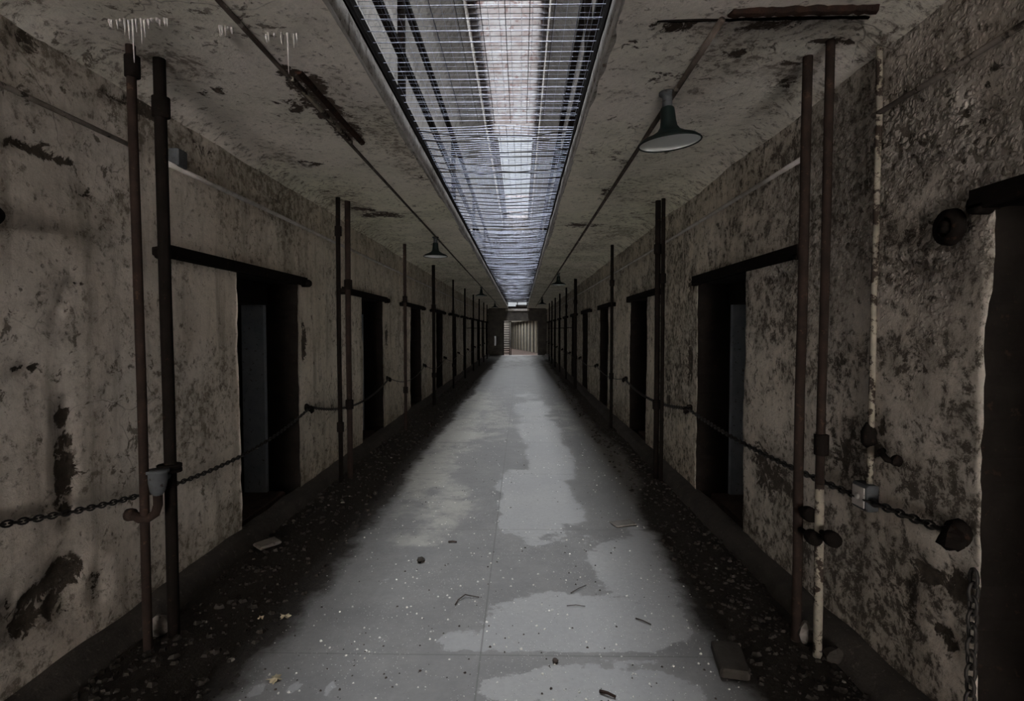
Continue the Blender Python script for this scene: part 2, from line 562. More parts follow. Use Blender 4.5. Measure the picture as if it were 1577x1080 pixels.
def side_wall(side, X, mat, chips, damps, aggs):
    sgn = -1 if side == 'left' else 1          # outwards
    doors = [(DOOR0 + DOORP * i, DOOR0 + DOORP * i + DOORW) for i in range(11)]
    doors = [d for d in doors if d[1] < Y1]
    cuts = [Y0] + [q for d in doors for q in d] + [Y1]
    ys = []
    for a, b in zip(cuts[:-1], cuts[1:]):
        m = (a + b) / 2
        st = .1 if m < 0 else (.035 if m < 7.5 else (.07 if m < 14 else .2))
        ys += frange(a, b, st)
    ys.append(Y1)
    zs = frange(0, DOORH, .04) + frange(DOORH, CEIL + .02, .04) + [CEIL + .02]
    zd = len(frange(0, DOORH, .04))
    isdoor = []
    for y in ys[:-1]:
        isdoor.append(any(a - 1e-6 <= y < b - 1e-6 for a, b in doors))
    edges = set(round(q, 4) for d in doors for q in d)
    vs, chipv, dampv, aggv = [], [], [], []
    for y in ys:
        for k, z in enumerate(zs):
            p = Vector((X * 3, y, z))
            dx = (noise.noise(p * 1.1) * .012 + noise.noise(p * 5) * .006 + noise.noise(p * 14) * .003)
            c = blob(chips, y, z)
            dx += .018 * max(0, min(1, (c - .35 + .3 * noise.noise(p * 9)) * 2.5))
            yy, zz = y, z
            if round(y, 4) in edges and z <= DOORH + .001:
                yy += noise.noise(Vector((X, y * 7, z * 3.5))) * .022 + noise.noise(Vector((X, y * 7, z * 14))) * .012
            if abs(z - DOORH) < 1e-6:
                zz += noise.noise(Vector((X, y * 4, 5))) * .008
            vs.append((X + sgn * dx, yy, zz))
            chipv.append(c)
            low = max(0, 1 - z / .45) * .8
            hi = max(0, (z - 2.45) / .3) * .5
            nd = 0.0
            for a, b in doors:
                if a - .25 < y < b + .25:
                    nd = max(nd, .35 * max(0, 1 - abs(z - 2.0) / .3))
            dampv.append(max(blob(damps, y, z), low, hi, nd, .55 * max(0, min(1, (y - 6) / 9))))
            aggv.append(blob(aggs, y, z) if aggs else 0.0)
    nz = len(zs)
    fs = []
    for i in range(len(ys) - 1):
        for k in range(nz - 1):
            if isdoor[i] and k < zd:
                continue
            a, b, c, d = i * nz + k, (i + 1) * nz + k, (i + 1) * nz + k + 1, i * nz + k + 1
            fs.append((a, b, c, d) if sgn < 0 else (a, d, c, b))
    me = bpy.data.meshes.new('wall_' + side)
    nb = len(vs)
    # reveals of the doorways and the dark cells behind them
    mats = [0] * len(fs)
    yi = {round(y, 4): i for i, y in enumerate(ys)}
    back = X + sgn * WALL_T
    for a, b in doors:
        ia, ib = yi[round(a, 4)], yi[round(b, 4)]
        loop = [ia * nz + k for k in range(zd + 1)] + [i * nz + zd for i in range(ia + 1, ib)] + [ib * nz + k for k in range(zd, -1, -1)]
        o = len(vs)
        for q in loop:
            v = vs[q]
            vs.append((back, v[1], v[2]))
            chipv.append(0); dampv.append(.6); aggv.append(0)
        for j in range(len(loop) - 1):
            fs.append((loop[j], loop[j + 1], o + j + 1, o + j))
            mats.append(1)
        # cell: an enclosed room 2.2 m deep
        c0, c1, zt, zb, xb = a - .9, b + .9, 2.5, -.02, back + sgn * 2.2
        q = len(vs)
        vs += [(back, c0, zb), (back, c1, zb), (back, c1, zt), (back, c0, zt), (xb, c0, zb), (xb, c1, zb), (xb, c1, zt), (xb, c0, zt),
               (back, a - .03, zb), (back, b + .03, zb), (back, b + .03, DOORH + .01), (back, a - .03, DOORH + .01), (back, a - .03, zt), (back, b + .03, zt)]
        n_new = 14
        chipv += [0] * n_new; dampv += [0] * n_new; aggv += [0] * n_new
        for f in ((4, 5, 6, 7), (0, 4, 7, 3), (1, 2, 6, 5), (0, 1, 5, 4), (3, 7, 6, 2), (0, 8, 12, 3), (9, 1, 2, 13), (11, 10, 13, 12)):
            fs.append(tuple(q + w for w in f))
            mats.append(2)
    me.from_pydata(vs, [], fs)
    me.update()
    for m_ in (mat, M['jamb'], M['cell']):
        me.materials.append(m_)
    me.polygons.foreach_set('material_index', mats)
    me.polygons.foreach_set('use_smooth', [m_ == 0 for m_ in mats])
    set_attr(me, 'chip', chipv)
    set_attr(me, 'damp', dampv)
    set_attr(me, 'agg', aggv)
    o = bpy.data.objects.new('wall_' + side, me)
    C.objects.link(o)
    o['kind'] = 'structure'
    return o


def wl(px, py, rpx, rpy, amt=1.0, X=XL):
    p = on_x(px, py, X)
    q = on_x(px + rpx * .5, py, X)
    r = on_x(px - rpx * .5, py, X)
    ry = abs(q.y - r.y)
    sc = p.y / F_PX
    return (p.y, p.z, max(ry, .02), rpy * sc, amt)


chips_l = [wl(60, 232, 42, 14), wl(95, 245, 18, 9), wl(30, 220, 22, 9), wl(100, 720, 16, 60, 1.1), wl(98, 640, 11, 22), wl(100, 780, 7, 30),
           wl(95, 880, 26, 24), wl(112, 880, 22, 26), wl(60, 910, 30, 16, .9), wl(35, 960, 26, 30, .85), wl(90, 930, 26, 30, .85), wl(30, 570, 14, 8), wl(50, 565, 7, 8, .9),
           wl(118, 440, 24, 6, .95), wl(95, 455, 8, 14, .8), wl(80, 485, 10, 10, .7), wl(225, 160, 34, 22, .85), wl(180, 150, 26, 14, .7),
           wl(45, 60, 24, 22, .75), wl(320, 235, 26, 10, .7), wl(140, 300, 18, 10, .6),
           wl(150, 900, 20, 40, .65), wl(10, 935, 12, 30, .8), wl(478, 640, 5, 20, .5), wl(468, 520, 4, 40, .8),
           wl(596, 520, 3, 30, .8), wl(545, 700, 6, 20, .5)]
damps_l = [wl(225, 180, 70, 50, .9), wl(430, 290, 60, 50, 1.0), wl(380, 260, 50, 30, .9), wl(300, 640, 60, 60, .5), wl(270, 420, 16, 40, .5), wl(360, 330, 40, 40, .5), wl(180, 320, 30, 30, .5),
           wl(70, 80, 60, 40, .6), wl(445, 350, 18, 60, .6), wl(150, 700, 40, 50, .3), wl(60, 950, 80, 40, .6), wl(330, 600, 40, 60, .45)]


def wr(*a): return wl(*a, X=XR)


chips_r = [wr(1440, 350, 60, 40, .7), wr(1520, 170, 60, 60, .55), wr(1400, 250, 60, 50, .5), wr(1340, 690, 26, 22, .9), wr(1350, 650, 20, 26, .7),
           wr(1470, 900, 26, 26, 1.0), wr(1430, 885, 30, 20, .9), wr(1400, 920, 18, 40, .7), wr(1260, 330, 40, 30, .6), wr(1240, 460, 30, 20, .6), wr(1200, 430, 22, 14, .8), wr(1400, 420, 60, 30, .55),
           wr(1190, 740, 30, 30, .8), wr(1450, 980, 30, 18, .9), wr(1170, 700, 18, 22, .7), wr(1062, 560, 5, 30, .9), wr(1065, 440, 6, 14, .9), wr(1300, 700, 40, 40, .6),
           wr(1260, 440, 30, 60, .55), wr(1030, 600, 10, 60, .5), wr(1270, 560, 36, 30, .5), wr(1410, 560, 60, 22, .5)]
damps_r = [wr(1280, 300, 90, 120, .8), wr(1180, 330, 80, 60, .5), wr(1230, 250, 90, 60, .8), wr(1210, 480, 60, 60, .7), wr(1310, 880, 100, 80, 1.0), wr(1250, 560, 60, 60, .6),
           wr(1400, 540, 120, 30, .8), wr(1420, 400, 100, 60, .7), wr(1440, 760, 120, 40, 1.0), wr(1300, 680, 60, 60, .7), wr(1480, 640, 30, 120, .5), wr(1200, 760, 40, 40, .7), wr(1040, 560, 30, 120, .6),
           wr(1030, 420, 30, 60, .5), wr(900, 480, 20, 60, .4), wr(1400, 880, 120, 60, .8)]
aggs_r = [wr(1450, 200, 260, 170, 1.6), wr(1300, 330, 160, 150, 1.1), wr(1400, 430, 200, 90, .9)]
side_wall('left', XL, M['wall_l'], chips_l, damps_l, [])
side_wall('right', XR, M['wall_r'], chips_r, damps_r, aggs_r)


def grid_surface(name, xs, ys, zfun, mat, fields, flip=False):
    vs, vals = [], {k: [] for k in fields}
    for y in ys:
        for x in xs:
            vs.append((x, y, zfun(x, y)))
            for k, fn in fields.items():
                vals[k].append(fn(x, y))
    nx = len(xs)
    fs = []
    for i in range(len(ys) - 1):
        for k in range(nx - 1):
            a, b, c, d = i * nx + k, i * nx + k + 1, (i + 1) * nx + k + 1, (i + 1) * nx + k
            fs.append((a, d, c, b) if flip else (a, b, c, d))
    me = bpy.data.meshes.new(name)
    me.from_pydata(vs, [], fs)
    me.update()
    me.materials.append(mat)
    me.polygons.foreach_set('use_smooth', [True] * len(fs))
    for k in vals:
        set_attr(me, k, vals[k])
    o = bpy.data.objects.new(name, me)
    C.objects.link(o)
    o['kind'] = 'structure'
    return o


YS = frange(Y0, 1.5, .2) + frange(1.5, 8, .05) + frange(8, 15, .12) + frange(15, Y1 + .02, .4) + [Y1 + .02]


def cz(px, py, rpx, rpy, amt=1.0, Z=CEIL):
    p = on_z(px, py, Z)
    q = on_z(px, py + rpy * .5, Z)
    r = on_z(px, py - rpy * .5, Z)
    return (p.x, p.y, rpx * p.y / F_PX, max(abs(q.y - r.y), .02), amt)


chips_c = [cz(470, 130, 30, 30, 1.0), cz(500, 165, 30, 26, 1.0), cz(535, 200, 24, 18, 1.0), cz(450, 165, 30, 16, .6), cz(475, 252, 20, 5, .95), cz(590, 330, 40, 5, .9),
           cz(560, 322, 24, 4, .8), cz(650, 275, 12, 6, .5), cz(1210, 130, 20, 5, 1.0), cz(1215, 98, 22, 4, .9), cz(1130, 85, 22, 10, .8), cz(890, 347, 22, 4, .9), cz(920, 347, 22, 3, .7),
           cz(1040, 40, 40, 8, .9), cz(1180, 40, 90, 6, .9), cz(300, 150, 30, 10, .4), cz(930, 300, 10, 12, .6), cz(990, 60, 40, 20, .5), cz(1280, 62, 40, 8, .8), cz(960, 250, 16, 10, .5),
           cz(1010, 120, 24, 16, .5), cz(330, 140, 30, 6, .6), cz(640, 240, 10, 24, .45)]
damp_c = [cz(560, 190, 50, 60, .5), cz(620, 240, 24, 60, .7), cz(250, 90, 60, 16, 1.0), cz(260, 110, 70, 20, .8), cz(1120, 90, 70, 40, .6), cz(1180, 40, 120, 20, .8), cz(1000, 300, 60, 20, .4),
          cz(430, 240, 30, 20, .7), cz(520, 310, 40, 16, .8), cz(940, 360, 40, 10, .8), cz(900, 380, 40, 8, .8), cz(1230, 110, 60, 26, .8)]


def ceil_z(x, y, xw):
    d = abs(x - xw)
    z = CEIL + noise.noise(Vector((x * 1.2, y * .9, 2))) * .012 + noise.noise(Vector((x * 5, y * 5, 7))) * .005
    if d < .16:
        z -= .09 * (1 - d / .16) ** 2
    return z


def linspace(a, b, n): return [a + (b - a) * i / n for i in range(n + 1)]


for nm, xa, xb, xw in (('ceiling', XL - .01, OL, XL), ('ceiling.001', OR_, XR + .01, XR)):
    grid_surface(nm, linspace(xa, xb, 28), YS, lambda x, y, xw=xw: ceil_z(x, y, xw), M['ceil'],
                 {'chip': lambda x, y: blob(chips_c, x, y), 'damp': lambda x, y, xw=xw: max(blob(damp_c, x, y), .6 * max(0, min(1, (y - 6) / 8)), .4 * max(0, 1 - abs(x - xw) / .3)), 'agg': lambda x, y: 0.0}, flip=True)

# gallery edges (fascia + slab top) and the iron angles on them
for side, xe, xw, s_ in (('left', OL, XL, 1), ('right', OR_, XR, -1)):
    m = MB()
    ysf = frange(Y0, 12, .12) + frange(12, Y1, .5) + [Y1]
    ring = []
    for y in ysf:
        w = noise.noise(Vector((xe * 5, y * 1.5, 1))) * .008 + noise.noise(Vector((xe * 5, y * 7, 3))) * .005
        w2 = noise.noise(Vector((xe * 5, y * 2.5, 9))) * .01
        for (dx, z) in ((-.03 * s_, CEIL + .004), (.0 + w * s_, CEIL + w2 * .3 - .002), (.012 * s_ + w * s_, CEIL + .02), (.012 * s_ + w, CEIL + .10), (.0, CEIL + .135), (-.06 * s_, CEIL + .14), (xw - xe, CEIL + .14)):
            ring.append((xe + dx, y, z))
    n = 7
    fs = []
    for i in range(len(ysf) - 1):
        for k in range(n - 1):
            a, b, c, d = i * n + k, i * n + k + 1, (i + 1) * n + k + 1, (i + 1) * n + k
            fs.append((a, b, c, d) if s_ < 0 else (a, d, c, b))
    m.add(ring, fs, True)
    struct('trim_1' if side == 'left' else 'trim_2', m, M['fascia'])
    b = MB()
    b.tube([(xe + s_ * .004, y, CEIL + .002 + noise.noise(Vector((xe, y * 1.8, 6))) * .006) for y in ysf], [.0085 + .004 * noise.noise(Vector((xe, y * 3, 2))) for y in ysf], 6)
    struct('trim_7' if side == 'left' else 'trim_8', b, M['pale'])
    a = MB()
    a.box((xe + s_ * .004, (Y0 + Y1) / 2, CEIL + .180), (.008, Y1 - Y0, .085))
    a.box((xe - s_ * .03, (Y0 + Y1) / 2, CEIL + .145), (.06, Y1 - Y0, .008))
    o = a.build('edge_angle', M['iron'])
    tag(o, 'dark iron angle along the %s gallery edge of the ceiling opening' % side, 'iron angle')

# floor with dry and damp fields
def fz(px, py, rpx, rpy, amt=1.0):
    return cz(px, py, rpx, rpy, amt, Z=0.0)


dry_f = [fz(830, 775, 62, 44, 1.05), fz(820, 745, 55, 26, 1.05), fz(800, 800, 34, 16, 1.0), fz(845, 700, 36, 40, 1.0), fz(830, 660, 34, 26, .95), fz(820, 630, 30, 16, .9), fz(905, 825, 10, 18, .8), fz(830, 835, 30, 8, .75),
         fz(860, 955, 110, 45, 1.1), fz(950, 960, 95, 50, 1.1), fz(980, 880, 70, 60, 1.05), fz(1000, 830, 44, 24, .9), fz(790, 975, 50, 30, 1.0), fz(1030, 960, 30, 40, 1.0), fz(710, 990, 40, 22, .85),
         fz(880, 1055, 110, 30, 1.1), fz(980, 1060, 90, 30, 1.1), fz(790, 1060, 60, 24, .95), fz(1040, 1070, 50, 24, 1.0), fz(500, 1060, 14, 18, 1.0), fz(455, 1060, 14, 12, .9), fz(395, 1063, 12, 9, .9),
         fz(590, 892, 8, 6, .9), fz(570, 925, 8, 8, .9), fz(812, 610, 20, 10, .62)]
lime_f = [fz(660, 720, 50, 60, .75), fz(700, 660, 60, 40, .75), fz(650, 830, 60, 30, .55), fz(690, 780, 50, 40, .7), fz(730, 620, 40, 30, .7), fz(870, 640, 30, 30, .5), fz(760, 640, 40, 40, .6), fz(900, 690, 20, 30, .4)]


def dirt_shade_f(x, y):  # wall-side dirt, widened to darken the floor where the skylight's shade falls
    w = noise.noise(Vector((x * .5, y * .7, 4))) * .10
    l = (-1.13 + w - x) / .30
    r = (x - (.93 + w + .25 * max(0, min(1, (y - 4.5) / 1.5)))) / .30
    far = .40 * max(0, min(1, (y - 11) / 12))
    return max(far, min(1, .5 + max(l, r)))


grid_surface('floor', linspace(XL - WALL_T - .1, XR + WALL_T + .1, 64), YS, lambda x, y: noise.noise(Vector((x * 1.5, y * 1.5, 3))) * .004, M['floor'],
             {'dry': lambda x, y: blob(dry_f, x, y), 'lime': lambda x, y: max(blob(lime_f, x, y), .30 * max(0, min(1, (y - 8) / 5))), 'dirt': dirt_shade_f})

# kerbs at the foot of the walls (interrupted at nothing, worn)
for side, X, s_ in (('left', XL, 1), ('right', XR, -1)):
    m = MB()
    ysf = frange(Y0, 10, .08) + frange(10, Y1, .4) + [Y1]
    ring = []
    for y in ysf:
        w = noise.noise(Vector((X * 5, y * 2.2, 1))) * .02 + noise.noise(Vector((X * 5, y * 9, 3))) * .012
        hh = .085 + noise.noise(Vector((X * 3, y * 3.2, 8))) * .02
        for (dx, z) in ((-.02, hh + .01), (.07, hh), (.105 + w, hh * .75), (.12 + w, hh * .35), (.14 + w, -.01)):
            ring.append((X + s_ * dx, y, z))
    n = 5
    fs = []
    for i in range(len(ysf) - 1):
        for k in range(n - 1):
            a, b, c, d = i * n + k, i * n + k + 1, (i + 1) * n + k + 1, (i + 1) * n + k
            fs.append((a, b, c, d) if s_ > 0 else (a, d, c, b))
    m.add(ring, fs, True)
    struct('baseboard_' + side, m, M['kerb'] if 'kerb' in M else simple('kerb_concrete', (.060, .050, .042), (.030, .025, .021), 7, .95, 0, .6, c3=(.11, .095, .08), dist=.01))

# ---------------------------------------------------------------- upper storey: walls, vaulted roof with skylight, end window
m = MB()
for X, sg in ((XL - .02, -1), (XR + .02, 1)):
    edge = SLOT_X0 if sg < 0 else SLOT_X1
    prof = [(X, CEIL + .1), (X, 5.5), (X - sg * .12, 6.1), (X - sg * .42, 6.8), (edge, ROOF_Z)]
    for (a, b) in zip(prof[:-1], prof[1:]):
        for y0, y1 in ((Y0, 6), (6, 14), (14, 23), (23, Y1)):
            q = [(a[0], y0, a[1]), (b[0], y0, b[1]), (b[0], y1, b[1]), (a[0], y1, a[1])]
            m.add(q, [(0, 1, 2, 3) if sg < 0 else (3, 2, 1, 0)])
m.box(((SLOT_X0 + SLOT_X1) / 2, (Y0 + .4) / 2, ROOF_Z + .05), (SLOT_X1 - SLOT_X0 + .2, .4 - Y0, .1))  # unseen roof cover added over the slot, dims the floor near the camera
struct('wall_upper', m, M['upper'])
m = MB()
for x in (SLOT_X0, SLOT_X1):
    m.box((x + (-.03 if x < 0 else .03), (Y0 + Y1) / 2, (ROOF_Z + WELL_Z) / 2), (.06, Y1 - Y0, WELL_Z - ROOF_Z + .06))
struct('trim_3', m, M['fascia'])
m = MB()
y = 7.5
while y < 18.6:
    m.box(((SLOT_X0 + SLOT_X1) / 2, y, WELL_Z - .10 + .01 * math.sin(y * 9)), (SLOT_X1 - SLOT_X0, .025, .16 + .02 * math.sin(y * 23)))
    y += .21
m.box((SLOT_X0 + .14, 25.5, WELL_Z - .03), (.28, 14.0, .05))
m.box((SLOT_X0 + .10, 9.4, WELL_Z - .03), (.20, 18.2, .05))  # strip added to narrow the skylight and sharpen the floor's lit band
m.box((SLOT_X1 - .08, 16.6, WELL_Z - .03), (.16, 32.0, .05))  # right-hand strip, likewise added to narrow the incoming light
y = 27.0
while y < Y1:
    m.box(((SLOT_X0 + SLOT_X1) / 2, y, WELL_Z - .05), (SLOT_X1 - SLOT_X0, .04, .08))
    y += 1.2
struct('trim_4', m, M['brown'])
# end wall: doorway below, opening onto the sky above, slit at the left
EY = Y1
m = MB()
def wallrect(x0, x1, z0, z1, y=EY, t=.35):
    m.box(((x0 + x1) / 2, y + t / 2, (z0 + z1) / 2), (x1 - x0, t, z1 - z0))
wallrect(XL - .3, -1.56, 0, 2.9)
wallrect(-1.56, -1.47, 0, .55)
wallrect(-1.56, -1.47, 1.12, 2.9)
wallrect(-1.47, -1.02, 0, 2.9)
wallrect(-1.02, 1.0, 2.02, 2.72)
wallrect(1.0, XR + .3, 0, 2.9)
wallrect(XL - .3, -1.35, 2.9, 8.2)
wallrect(.95, XR + .3, 2.9, 8.2)
wallrect(-1.35, .95, 4.9, 8.2)
struct('wall_end', m, simple('dark_end_wall', (.07, .06, .05), (.035, .03, .026), 4, .95, c3=(.12, .10, .08)))  # dark plaster on the end wall
m = MB()
m.box((-.2, EY - .04, 2.67), (1.4, .10, .12), ch=.01)
struct('trim_6', m, M['fascia'])
m = MB()
for k in range(1, 4):
    m.box((-1.35 + 2.3 * k / 4, EY + .15, 3.8), (.05, .05, 2.2))
for z in (3.55, 4.3):
    m.box((-.2, EY + .15, z), (2.3, .05, .05))
m.box((-.2, EY + .12, 2.80), (2.3, .3, .16))
struct('window_1', m, M['iron'])

# the block beyond the end doorway
m = MB()
A, B = Vector((1.15, 34.6, 0)), Vector((-.9, 44.5, 0))
dirv = (B - A).normalized()
ang = math.atan2(dirv.y, dirv.x)
L = (B - A).length
nrm = Vector((dirv.y, -dirv.x, 0))
m.box((A + B) / 2 + nrm * .25 + Vector((0, 0, 1.5)), (L, .2, 3.0), (0, 0, ang))
struct('wall_beyond', m, M['black'])  # black backing stands in for the dark gaps between the piers
m = MB()
k = 0.35
while k < L:
    m.box(A + dirv * k + Vector((0, 0, 1.45)) + nrm * .12, (.55, .05, 2.9), (0, 0, ang))
    k += 1.05
m.box((A + B) / 2 + Vector((0, 0, 2.35)), (L, .16, .5), (0, 0, ang))
struct('trim_5', m, M['tan'])
m = MB()
m.box((0, 40, -.06), (8, 14, .1))
struct('floor_beyond', m, M['sill'])
m = MB()
m.box((-1.9, 39, 1.45), (.2, 12, 2.9))
m.box((-.5, 46.5, 1.45), (4, .2, 2.9))
m.box((1.2, 40, 2.95), (3.0, 13.5, .1))  # this and the next roof piece added, unseen, to dim the room beyond
m.box((-1.75, 40, 2.95), (1.2, 13.5, .1))
struct('wall_beyond.001', m, M['cell'])

# unseen wall behind the camera, left open below to let the added fill in
m = MB()
m.box(((XL + XR) / 2, Y0 - .15, 5.5), (4.2, .3, 5.4))
struct('wall_back', m, M['upper'])

# ---------------------------------------------------------------- doorways: grey timber frames set deep in the reveals
for i in range(11):
    a = DOOR0 + DOORP * i
    b = a + DOORW
    for side, X, s_ in (('left', XL, -1), ('right', XR, 1)):
        n = i + 1 + (11 if side == 'right' else 0)
        r = thing('door_%d' % n, None, None, (X + s_ * .38, (a + b) / 2, 0))
        r['kind'] = 'structure'
        loc = r.location
        for yy, nm in ((b - .045, 'post'), (a + .045, 'post')):
            p = MB()
            p.box((X + s_ * .37, yy, .86), (.20, .05, 1.72), ch=.004)
            p.build(nm, M['wood_grey'], r, loc)
        p = MB()
        p.box((X + s_ * .36, (a + b) / 2, 1.81), (.22, DOORW - .06, .19), ch=.006)
        p.build('header', M['jamb'], r, loc)
        p = MB()
        p.box((X + s_ * .30, (a + b) / 2, .03), (.36, DOORW - .04, .07), ch=.01)
        p.build('threshold', M['sill'], r, loc)

# door rails
for i in range(11):
    a = DOOR0 + DOORP * i
    b = a + DOORW
    for side, X, s_ in (('left', XL, 1), ('right', XR, -1)):
        if i == 0 and side == 'left':
            y0, y1 = a - .5, b + .16
        else:
            y0, y1 = (a - .90, b + .12) if side == 'left' else (a - .80, b + .05)
        if i == 0:
            lb = 'dark iron door rail cut off by the photo\'s %s edge' % side
        else:
            lb = 'dark iron sliding-door rail over the %s full doorway along the %s wall' % (ORD[i - 1] if side == 'left' else ORD[i - 1], side)
        t = thing('door_rail', lb, 'door rail', (X + s_ * .02, (y0 + y1) / 2, DOORH + .02), 'iron rails over the cell doorways')
        p = MB()
        pts = []
        nseg = 14
        p.box((X + s_ * .015, (y0 + y1) / 2, DOORH + .015), (.07, y1 - y0, .045), ch=.006)
        p.box((X + s_ * .045, (y0 + y1) / 2, DOORH + .035), (.012, y1 - y0 - .02, .05))
        p.build('bar', M['iron'], t, t.location)
        for ye in (y0 + .03, y1 - .03):
            p = MB()
            p.lathe([(0.0, -.02), (.034, -.02), (.034, .045), (.022, .06), (0.0, .06)], (X + s_ * .03, ye, DOORH + .01), 'x', 12)
            p.build('end_bolt', M['iron'], t, t.location)

# ---------------------------------------------------------------- pipes
def pipe(side, px, py_, r, mat, label, top=CEIL - .02, collars=(), lower=None, flange=None, wob=0.0, bracket=False):
    t = thing('pipe', label, 'pipe', (px, py_, 0), 'upright pipes along the %s wall' % side)
    m = MB()
    zs_ = [-.01, .4, .8, 1.2, 1.6, 2.0, 2.4, top + .03]
    pts = [(px + noise.noise(Vector((px, py_, z))) * wob, py_ + noise.noise(Vector((px, z, py_))) * wob, z) for z in zs_]
    if lower:
        m.tube([p for p in pts if p[2] >= .8], r, 12)
    else:
        m.tube(pts, r, 12)
    m.build('shaft', mat, t, t.location)
    if lower:
        m = MB()
        m.tube([p for p in pts if p[2] <= .8], r * 1.02, 12)
        m.build('lower_shaft', lower, t, t.location)['label'] = 'cream-painted lower length of the pipe'
    for z in collars:
        m = MB()
        m.lathe([(r, -.05), (r + .012, -.045), (r + .012, .045), (r, .05)], (px, py_, z), 'z', 14)
        m.build('collar', M['iron'], t, t.location)
    if flange is not None:
        m = MB()
        m.lathe([(r, -.02), (r + .028, -.018), (r + .028, -.004), (r + .02, -.003), (r + .02, .003), (r + .028, .004), (r + .028, .018), (r, .02)], (px, py_, flange), 'z', 16)
        m.build('flange', M['iron'], t, t.location)
    if not bracket:
        return t
    m = MB()
    sw = XL if side == 'left' else XR
    d_ = sw - px
    m.box((px + d_ / 2, py_, 1.56), (abs(d_) + .02, .02, .025))
    m.box((px, py_, 1.56), (2 * r + .02, 2 * r + .02, .03), ch=.004)
    m.build('wall_bracket', M['iron'], t, t.location)
    return t


pa = on_x(214, 508, -1.745)
pb = on_x(256, 508, -1.70)
pipe('left', -1.745, pa.y, .020, M['rust'], 'thin brown upright pipe standing nearest the camera on the left', collars=(2.68,), wob=.01)
pipe('left', -1.70, pb.y, .027, M['iron'], 'thick black upright pipe with a flange and side trap on the left', collars=(2.55,), flange=.83, wob=.006)
pc = on_x(525, 508, -1.745)
pd_ = on_x(537, 508, -1.72)
pipe('left', -1.76, pc.y, .022, M['iron'], 'thinner dark pipe of the pair beyond the first full left doorway', collars=(2.45, .55), wob=.008)
pipe('left', -1.72, pd_.y, .028, M['rust'], 'thicker rusty pipe of the pair beyond the first full left doorway', collars=(1.95, .75), wob=.006)
for k, (px, rr) in enumerate(((624, .024), (668, .033), (698, .024), (716, .026), (729, .026), (738, .03), (745, .028), (750, .026))):
    q = on_x(px, 508, -1.72)
    pipe('left', -1.72, q.y, rr, M['rust'] if k == 0 else M['iron'], '%s single dark pipe beyond the pipe pairs along the left wall' % ORD[k], collars=(1.95, .6) if k < 3 else (), bracket=k > 3)
qa = on_x(1235, 508, 1.33)
qb = on_x(1267, 508, 1.355)
pipe('right', 1.33, qa.y, .022, M['rust'], 'brown upright pipe on the right beside the first full doorway panel', wob=.008)
pipe('right', 1.36, qb.y, .019, M['rust'], 'upright pipe on the right whose lower length is flaking cream', collars=(.98,), lower=M['cream'], wob=.008)
qc = on_x(1012, 508, 1.36)
qd = on_x(1020, 508, 1.37)
pipe('right', 1.36, qc.y, .028, M['iron'], 'thick black pipe of the pair beyond the first full right doorway', collars=(2.3, .75), wob=.005)
pipe('right', 1.385, qd.y + .06, .020, M['iron'], 'thin black pipe of the pair beyond the first full right doorway', collars=(2.0,), wob=.005)
for k, (px, rr) in enumerate(((942, .024), (886, .04), (872, .026), (862, .028), (855, .028), (850, .028), (846, .028))):
    q = on_x(px, 508, 1.37)
    pipe('right', 1.37, q.y, rr, M['iron'], '%s single dark pipe beyond the pipe pair along the right wall' % ORD[k], collars=(2.2, .8) if k < 3 else (), bracket=k > 1)

# trap and union beside the thick left pipe
t = thing('drain_trap', 'dark grey cup and curled trap joined to the thick left pipe', 'trap', (-1.72, pb.y - .1, .75))
m = MB()
cx, cy = -1.70, pb.y - .09
m.lathe([(0, -.075), (.02, -.075), (.034, -.05), (.042, -.01), (.042, .03), (.05, .032), (.05, .045), (0.0, .045)], (cx, cy, .80), 'z', 18)
m.tube([(cx, cy, .80), (cx, pb.y - .01, .80)], .02, 10)
m.build('cup', M['box_metal'], t, t.location)
m = MB()
m.tube([(cx, cy, .73), (cx, cy, .68), (cx, cy - .02, .645), (cx - .03, cy - .03, .625), (cx - .055, cy - .045, .628), (cx - .075, cy - .045, .64), (cx - .10, cy - .04, .645)], .021, 10)
m.lathe([(0, -.02), (.027, -.02), (.03, -.005), (.027, .015), (0, .015)], (cx - .10, cy - .04, .645), 'x', 12)
m.build('bend', M['rust'], t, t.location)

# valves beside the right pipes
for (px, py_, lab) in ((1246, 792, 'upper round valve on the brown right pipe'), (1252, 828, 'lower round valve on the brown right pipe'), (1281, 830, 'round valve on the cream right pipe')):
    p = on_x(px, py_, 1.36 if 'cream' in lab else 1.335)
    t = thing('valve', 'small rusted ' + lab, 'valve', p, 'valves at the foot of the right pipes')
    m = MB()
    m.lathe([(0, -.03), (.03, -.03), (.034, -.012), (.034, .012), (.03, .03), (0, .03)], (p.x, p.y, p.z), 'y', 14)
    m.build('body', M['iron'], t, p)
    m = MB()
    m.tube([(p.x, p.y, p.z)] + ([(1.36, qb.y, p.z)] if 'cream' in lab else [(1.33, qa.y, p.z)]), .012, 8)
    m.build('spindle', M['iron'], t, p)

# conduits along the walls
def conduit_run(name, x, z, y0, y1, r, mat, lab, cat='conduit'):
    m = MB()
    n = max(6, int((y1 - y0) / .5))
    m.tube([(x + noise.noise(Vector((x, i * .7, 1))) * .004, y0 + (y1 - y0) * i / n, z + noise.noise(Vector((x, i * .6, 5))) * .006) for i in range(n + 1)], r, 10)
    tag(m.build(name, mat), lab, cat)


